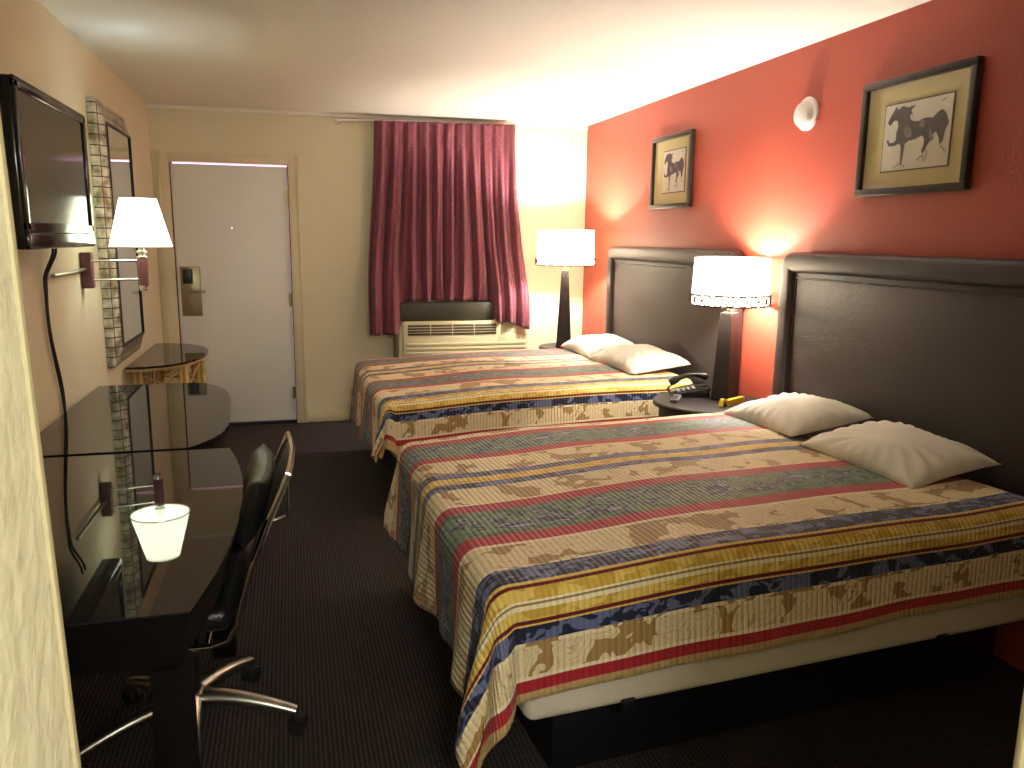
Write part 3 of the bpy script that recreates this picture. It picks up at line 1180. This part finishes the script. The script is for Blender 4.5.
yc = thing('yellow_clip', (3.175, 3.655, 0.651), 'yellow folded clip lying on the nightstand below the lamp', 'clip', rz=math.radians(28))
bm = bmesh.new()
add_prism(bm, [(-0.09, 0), (-0.10, 0.006), (-0.085, 0.040), (-0.070, 0.042), (-0.045, 0.030), (0.12, 0.030), (0.12, 0.0), (-0.045, 0.0), (-0.058, 0.022), (-0.075, 0.030)],
          -0.012, 0.012, 0, lambda x, z, y: (x, y, z))
finish('body', bm, M_yellow, yc)
box('grip', -0.079, -0.056, -0.009, 0.009, 0.001, 0.020, M_black, yc, bev=0.002)

# ------------------------------------------------------------------ desks


def desk(y0, y1, xa, xb, bow, label, pw):
    """bow-fronted desk against the left wall, xa / xb: depth at y0 / y1, bow: depth at mid"""
    cy = (y0 + y1) / 2
    t = thing('desk', (0, cy, 0), label, 'desk', 'black glass topped desks along the left wall')
    hl = (y1 - y0) / 2
    Z = 0.76

    def front(q, inset=0.0):     # q in -1..1
        lin_ = xa + (xb - xa) * (q + 1) / 2
        mid = (xa + xb) / 2
        return lin_ + (bow - mid) * (1 - abs(q) ** pw) - inset
    n = 36
    out = [(0.022, -hl), (0.022, hl)]
    out = [(0.022, hl), (0.022, -hl)] + [(front(-1 + 2 * k / n), (-1 + 2 * k / n) * hl) for k in range(n + 1)]
    prism('glass_top', out, Z - 0.006, Z, M_blackgloss, t, bev=0.0015)
    ins = 0.006
    out2 = [(0.022, hl - ins), (0.022, -hl + ins)] + [(front(-1 + 2 * k / n, ins), (-1 + 2 * k / n) * (hl - ins)) for k in range(n + 1)]
    prism('desktop', out2, Z - 0.034, Z - 0.0065, M_desk, t)
    i3 = 0.03
    out3 = [(0.03, hl - i3), (0.03, -hl + i3)] + [(front(-1 + 2 * k / n, i3), (-1 + 2 * k / n) * (hl - i3)) for k in range(n + 1)]
    prism('apron', out3, Z - 0.125, Z - 0.0345, M_desk, t)
    for (x, y) in ((xa - 0.085, -hl + 0.01), (xb - 0.085, hl - 0.085), (0.03, -hl + 0.01), (0.03, hl - 0.085)):
        box('leg', x, x + 0.075, y, y + 0.075, 0, Z - 0.0345 if False else Z - 0.126, M_desk, t, bev=0.004)
    return t, front, hl


desk(1.60, 2.905, 0.738, 0.726, 0.802, 'nearest black glass topped bow front desk with the office chair', 2.2)
desk(2.935, 4.28, 0.585, 0.50, 0.685, 'second black glass topped desk, between the nearest desk and rattan table', 4.0)

# ------------------------------------------------------------------ rattan side table
st = thing('rattan_table', (0, 5.53, 0), 'half round rattan side table with dark glass top against the left wall', 'side table')
n = 40
out = [(0.016 + (0.40) * math.sin(PI * k / n) ** 0.8 if 0 < k < n else 0.016, -0.55 * math.cos(PI * k / n)) for k in range(n + 1)]
prism('glass_top', out, 0.728, 0.740, M_blackgloss, st, bev=0.002)
out = [(0.016 + (0.385) * math.sin(PI * k / n) ** 0.8 if 0 < k < n else 0.016, -0.53 * math.cos(PI * k / n)) for k in range(n + 1)]
prism('rim', out, 0.708, 0.7275, M_rattan, st, bev=0.004)
for (x, y) in ((0.06, -0.44), (0.30, -0.33), (0.365, 0.0), (0.30, 0.33), (0.06, 0.44)):
    bm = bmesh.new()
    for (dx, dy) in ((-0.015, 0), (0.015, 0), (0, 0.022)):
        add_tube(bm, [(x + dx, y + dy, 0), (x + dx * 1.05, y + dy, 0.35), (x + dx, y + dy, 0.7075)], 0.0145, 10)
    for z in (0.10, 0.45, 0.60):
        add_tube(bm, [(x + 0.034 * math.cos(q * PI / 8), y + 0.008 + 0.034 * math.sin(q * PI / 8), z) for q in range(16)], 0.004, 5, True)
    finish('leg', bm, M_rattan, st, True, 60)
legs = [(0.06, -0.44), (0.30, -0.33), (0.365, 0.0), (0.30, 0.33), (0.06, 0.44)]
for (a, b_) in zip(legs[:-1], legs[1:]):
    bm = bmesh.new()
    A, B = Vector((*a, 0)), Vector((*b_, 0))
    for (z0, z1) in ((0.54, 0.67), (0.67, 0.54), (0.52, 0.52)):
        pts = []
        for k in range(13):
            q = k / 12
            p = A.lerp(B, q)
            zz = z0 + (z1 - z0) * (q * q * (3 - 2 * q))
            pts.append((p.x, p.y, zz))
        add_tube(bm, pts, 0.007, 6)
    finish('brace', bm, M_rattan, st, True, 60)
bm = bmesh.new()
for k in range(5):
    y = -0.30 + k * 0.15
    add_tube(bm, [(0.05, y, 0.30), (0.05, y, 0.7075)], 0.009, 8)
add_tube(bm, [(0.05, -0.44, 0.30), (0.05, 0.44, 0.30)], 0.011, 8)
finish('back_spindles', bm, M_rattan, st, True, 60)

# ------------------------------------------------------------------ mirror
mi = thing('wall_mirror', (0, 4.99, 0.80), 'tall mirror with silver mosaic tile frame on the left wall', 'mirror')
hl, hh = 0.39, 1.38
iy, iz0, iz1 = 0.322, 0.10, hh - 0.11
bm = bmesh.new()
L0 = [(0.002, -hl, 0), (0.002, hl, 0), (0.002, hl, hh), (0.002, -hl, hh)]
L1 = [(0.036, p[1], p[2]) for p in L0]
L2 = [(0.074, -iy, iz0), (0.074, iy, iz0), (0.074, iy, iz1), (0.074, -iy, iz1)]
L3 = [(0.002, p[1], p[2]) for p in L2]
RR = [[bm.verts.new(p) for p in q] for q in (L0, L1, L2, L3)]
for A, B in zip(RR, RR[1:] + RR[:1]):
    for j in range(4):
        bm.faces.new((A[j], A[(j + 1) % 4], B[(j + 1) % 4], B[j]))
lab(finish('mosaic_frame', bm, M_mosaic, mi), 'silver mosaic tile frame')
box('mirror_glass', 0.060, 0.072, -iy + .001, iy - .001, iz0 + .001, iz1 - .001, M_mirror, mi)
bm = bmesh.new()
e = 0.012
for (y0, y1, z0, z1) in ((-iy, -iy + e, iz0 + e, iz1 - e), (iy - e, iy, iz0 + e, iz1 - e), (-iy, iy, iz0, iz0 + e), (-iy, iy, iz1 - e, iz1)):
    add_box(bm, 0.0725, 0.080, y0, y1, z0, z1, 0.002)
lab(finish('inner_edge', bm, M_black, mi, True, 40), 'dark inner moulding')

# ------------------------------------------------------------------ television
tv = thing('television', (0, 3.285, 1.45), 'black flat screen television mounted on the left wall above the desks', 'television')
hw_, th = 0.445, 0.525
bm = bmesh.new()
add_box(bm, 0.095, 0.165, -hw_, hw_, 0.0, th, 0.010)
add_box(bm, 0.055, 0.10, -hw_ + 0.08, hw_ - 0.08, 0.06, th - 0.06, 0.015)
finish('case', bm, M_bezel, tv, True, 40)
bm = bmesh.new()
bz = 0.035
add_box(bm, 0.160, 0.175, -hw_, hw_, th - bz, th, 0.004)
add_box(bm, 0.160, 0.175, -hw_, hw_, 0.052, 0.052 + bz, 0.004)
add_box(bm, 0.160, 0.175, -hw_, -hw_ + bz, 0.06, th - 0.01, 0.004)
add_box(bm, 0.160, 0.175, hw_ - bz, hw_, 0.06, th - 0.01, 0.004)
finish('bezel', bm, M_bezel, tv, True, 40)
box('screen', 0.160, 0.168, -hw_ + bz - .002, hw_ - bz + .002, 0.052 + bz - .002, th - bz + .002, M_screen, tv)
bm = bmesh.new()
add_box(bm, 0.150, 0.178, -hw_, hw_, 0.0, 0.054, 0.010)
finish('speaker_bar', bm, M_bezel, tv, True, 40)
bm = bmesh.new()
add_box(bm, 0.001, 0.012, -0.12, 0.12, 0.12, 0.42, 0.003)
add_box(bm, 0.012, 0.0555, -0.04, 0.04, 0.22, 0.32, 0.003)
finish('wall_bracket', bm, M_black, tv, True, 40)

cb = thing('tv_cables', (0, 3.62, 0), 'black cables hanging down the left wall from the television to the desk', 'cable')
for (dy, ph0) in ((0.0, 0.0), (0.035, 1.0)):
    pts = []
    for k in range(40):
        q = k / 39
        z = 1.446 - 0.876 * q
        y = -0.06 + dy * (1 - q) + 0.12 * smooth(0.25, 0.75, q) + 0.012 * math.sin(q * 9 + ph0)
        x = 0.012 + 0.045 * (1 - smooth(0.0, 0.15, q))
        pts.append((x, y, z))
    tube('cable', pts, 0.005, M_rubber, cb, 8)

# ------------------------------------------------------------------ swing-arm wall lamp
wl = thing('wall_lamp', (0, 4.23, 1.33), 'swing arm lamp with lit white cone shade on the left wall beside the mirror', 'wall lamp')
lx, ly = WALL_LAMP[0], WALL_LAMP[1] - 4.23
bm = bmesh.new()
add_box(bm, 0.002, 0.052, -0.026, 0.026, -0.085, 0.085, 0.006)
lab(finish('wall_block', bm, M_rwood, wl, True, 40), 'reddish wood mounting block')
tube('wire_cover', [(0.018, -0.55, 0.0), (0.022, -0.30, 0.0), (0.024, -0.0262, 0.006)], 0.009, M_brushed, wl, 8)
for z in (0.045, -0.045):
    tube('swing_rod', [(0.0522, 0.002, z), (lx - 0.022, ly - 0.002, z)], 0.006, M_chrome, wl, 8)
lathe('lamp_block', [(0.024, -0.075), (0.024, 0.055)], M_rwood, wl, 24, (lx, ly, 0), angle=20)
bm = bmesh.new()
add_lathe(bm, [(0.024, 0.0555), (0.026, 0.058), (0.026, 0.066), (0.016, 0.068), (0.016, 0.08), (0.025, 0.082), (0.025, 0.092), (0.015, 0.094), (0.015, 0.14)], 24, lx, ly, 0)
finish('socket', bm, M_chrome, wl, True, 35)
lathe('end_cap', [(0.020, -0.10), (0.022, -0.092), (0.022, -0.0755)], M_chrome, wl, 24, (lx, ly, 0))
lathe('bulb', [(0.012, 0.1405), (0.026, 0.17), (0.030, 0.20), (0.028, 0.25), (0.012, 0.27)], M_bulb, wl, 20, (lx, ly, 0))
bm = bmesh.new()
n = 56
rings = []
for (q, z) in ((0.143, 0.110), (0.082, 0.345), (0.080, 0.345), (0.141, 0.110)):
    rings.append([bm.verts.new((lx + q * math.cos(2 * PI * j / n), ly + q * math.sin(2 * PI * j / n), z)) for j in range(n)])
for i in range(4):
    A, B = rings[i], rings[(i + 1) % 4]
    for j in range(n):
        bm.faces.new((A[j], A[(j + 1) % n], B[(j + 1) % n], B[j]))
shd = finish('lamp_shade', bm, M_shade_cool, wl, True, 40)
for q, z in ((0.1425, 0.111), (0.0815, 0.344)):
    tube('shade_binding', [(lx + q * math.cos(2 * PI * j / 48), ly + q * math.sin(2 * PI * j / 48), z) for j in range(48)], 0.003, M_trim, shd, 6, closed=True)

# ------------------------------------------------------------------ office chair
ch = thing('office_chair', (0.622, 2.37, 0), 'black leather office chair with chrome frame pushed up to the nearest desk', 'office chair')
# backrest: padded leaning pad between two chrome side rails
prof = [(0.155, 0.44), (0.175, 0.50), (0.195, 0.58), (0.225, 0.68), (0.255, 0.77), (0.285, 0.865)]


def back_pad(name, z0, z1, x0, x1, m, parent, th=0.05, yy=0.215):
    bm = bmesh.new()
    n, k = 16, 16
    F, Bk = [], []
    for i in range(n + 1):
        q = i / n
        z = z0 + (z1 - z0) * q
        x = x0 + (x1 - x0) * q
        rf, rb = [], []
        for j in range(k + 1):
            y = -1 + 2 * j / k
            e = ((1 - (2 * q - 1) ** 6) * (1 - y ** 10)) ** 0.5
            cx = 0.025 * (y * y)
            rf.append(bm.verts.new((x - cx - th * e, y * yy, z)))
            rb.append(bm.verts.new((x - cx + 0.022 * e + 0.001, y * yy, z)))
        F.append(rf)
        Bk.append(rb)
    for i in range(n):
        for j in range(k):
            bm.faces.new((F[i][j], F[i + 1][j], F[i + 1][j + 1], F[i][j + 1]))
            bm.faces.new((Bk[i][j], Bk[i][j + 1], Bk[i + 1][j + 1], Bk[i + 1][j]))
    for i in range(n):
        bm.faces.new((F[i][0], Bk[i][0], Bk[i + 1][0], F[i + 1][0]))
        bm.faces.new((F[i][k], F[i + 1][k], Bk[i + 1][k], Bk[i][k]))
    for j in range(k):
        bm.faces.new((F[0][j], F[0][j + 1], Bk[0][j + 1], Bk[0][j]))
        bm.faces.new((F[n][j], Bk[n][j], Bk[n][j + 1], F[n][j + 1]))
    return finish(name, bm, m, parent, True, 60)


back_pad('back_cushion', 0.665, 0.850, 0.206, 0.258, M_cleather, ch, 0.042)
back_pad('back_cushion', 0.450, 0.660, 0.150, 0.198, M_cleather, ch, 0.042)
bm = bmesh.new()
add_box(bm, -0.28, 0.145, -0.22, 0.22, 0.43, 0.50, 0.03, 4)
finish('seat', bm, M_cleather, ch, True, 50)
for s in (-1, 1):
    bm = bmesh.new()
    pts = [(-0.27, s * 0.235, 0.415), (0.09, s * 0.235, 0.405), (0.135, s * 0.235, 0.418), (0.162, s * 0.235, 0.46), (0.175, s * 0.235, 0.52), (0.205, s * 0.235, 0.62), (0.250, s * 0.235, 0.74), (0.310, s * 0.235, 0.875)]
    add_tube(bm, pts, 0.0085, 8, rx=1.3)
    finish('side_rail', bm, M_chrome, ch, True, 60)
    tube('arm_loop', [(0.295, s * 0.246, 0.84), (0.300, s * 0.255, 0.78), (0.300, s * 0.26, 0.62), (0.292, s * 0.26, 0.585), (0.255, s * 0.255, 0.575), (0.20, s * 0.246, 0.585)], 0.006, M_chrome, ch, 8) if s > 0 else None
bm = bmesh.new()
add_tube(bm, [(0.310, -0.235, 0.873), (0.318, -0.12, 0.876), (0.322, 0, 0.878), (0.318, 0.12, 0.876), (0.310, 0.235, 0.873)], 0.009, 8)
finish('cross_bar', bm, M_chrome, ch, True, 60)
tube('cross_bar', [(0.08, -0.235, 0.406), (0.08, 0.235, 0.406)], 0.008, M_chrome, ch, 8)
bm = bmesh.new()
for i in range(9):
    pass
# mesh sling behind the pads
vsl = []
for i in range(9):
    q = i / 8
    row = []
    for j in range(9):
        y = -0.228 + 0.456 * j / 8
        row.append(bm.verts.new((0.225 + 0.088 * q + 0.004 * (1 - (2 * j / 8 - 1) ** 2), y, 0.66 + 0.205 * q)))
    vsl.append(row)
for i in range(8):
    for j in range(8):
        bm.faces.new((vsl[i][j], vsl[i + 1][j], vsl[i + 1][j + 1], vsl[i][j + 1]))
sl = finish('back_sling', bm, M_grey, ch, True)
sm = sl.modifiers.new('t', 'SOLIDIFY')
sm.thickness = 0.004
box('tilt_plate', -0.12, 0.08, -0.09, 0.09, 0.375, 0.4295, M_black, ch, bev=0.01)
lathe('gas_column', [(0.030, 0.13), (0.030, 0.27), (0.018, 0.272), (0.018, 0.374)], M_black, ch, 24)
lathe('hub', [(0.045, 0.095), (0.048, 0.11), (0.042, 0.150), (0.034, 0.155)], M_brushed, ch, 32)
for k in range(5):
    a = math.radians(-12 + 72 * k)
    ca, sa = math.cos(a), math.sin(a)
    pts, rr = [], []
    for q in range(9):
        f = q / 8
        rad = 0.035 + 0.275 * f
        pts.append((rad * ca, rad * sa, 0.130 - 0.055 * f ** 1.8))
        rr.append(0.025 - 0.009 * f)
    sp = tube('base_spoke', pts, rr, M_brushed, ch, 10, rx=1.25)
    cxx, cyy = 0.315 * ca, 0.315 * sa
    bm = bmesh.new()
    px, py = -sa, ca
    for s in (-1, 1):
        c = Vector((cxx + s * 0.014 * px, cyy + s * 0.014 * py, 0.027))
        ring1 = []
        A = [c + Vector((px, py, 0)) * (w * 0.008) for w in (-1, 1)]
        add_tube(bm, A, 0.026, 18)
    add_box(bm, cxx - 0.012, cxx + 0.012, cyy - 0.012, cyy + 0.012, 0.03, 0.066, 0.003)
    finish('caster', bm, M_rubber, sp, True, 40)
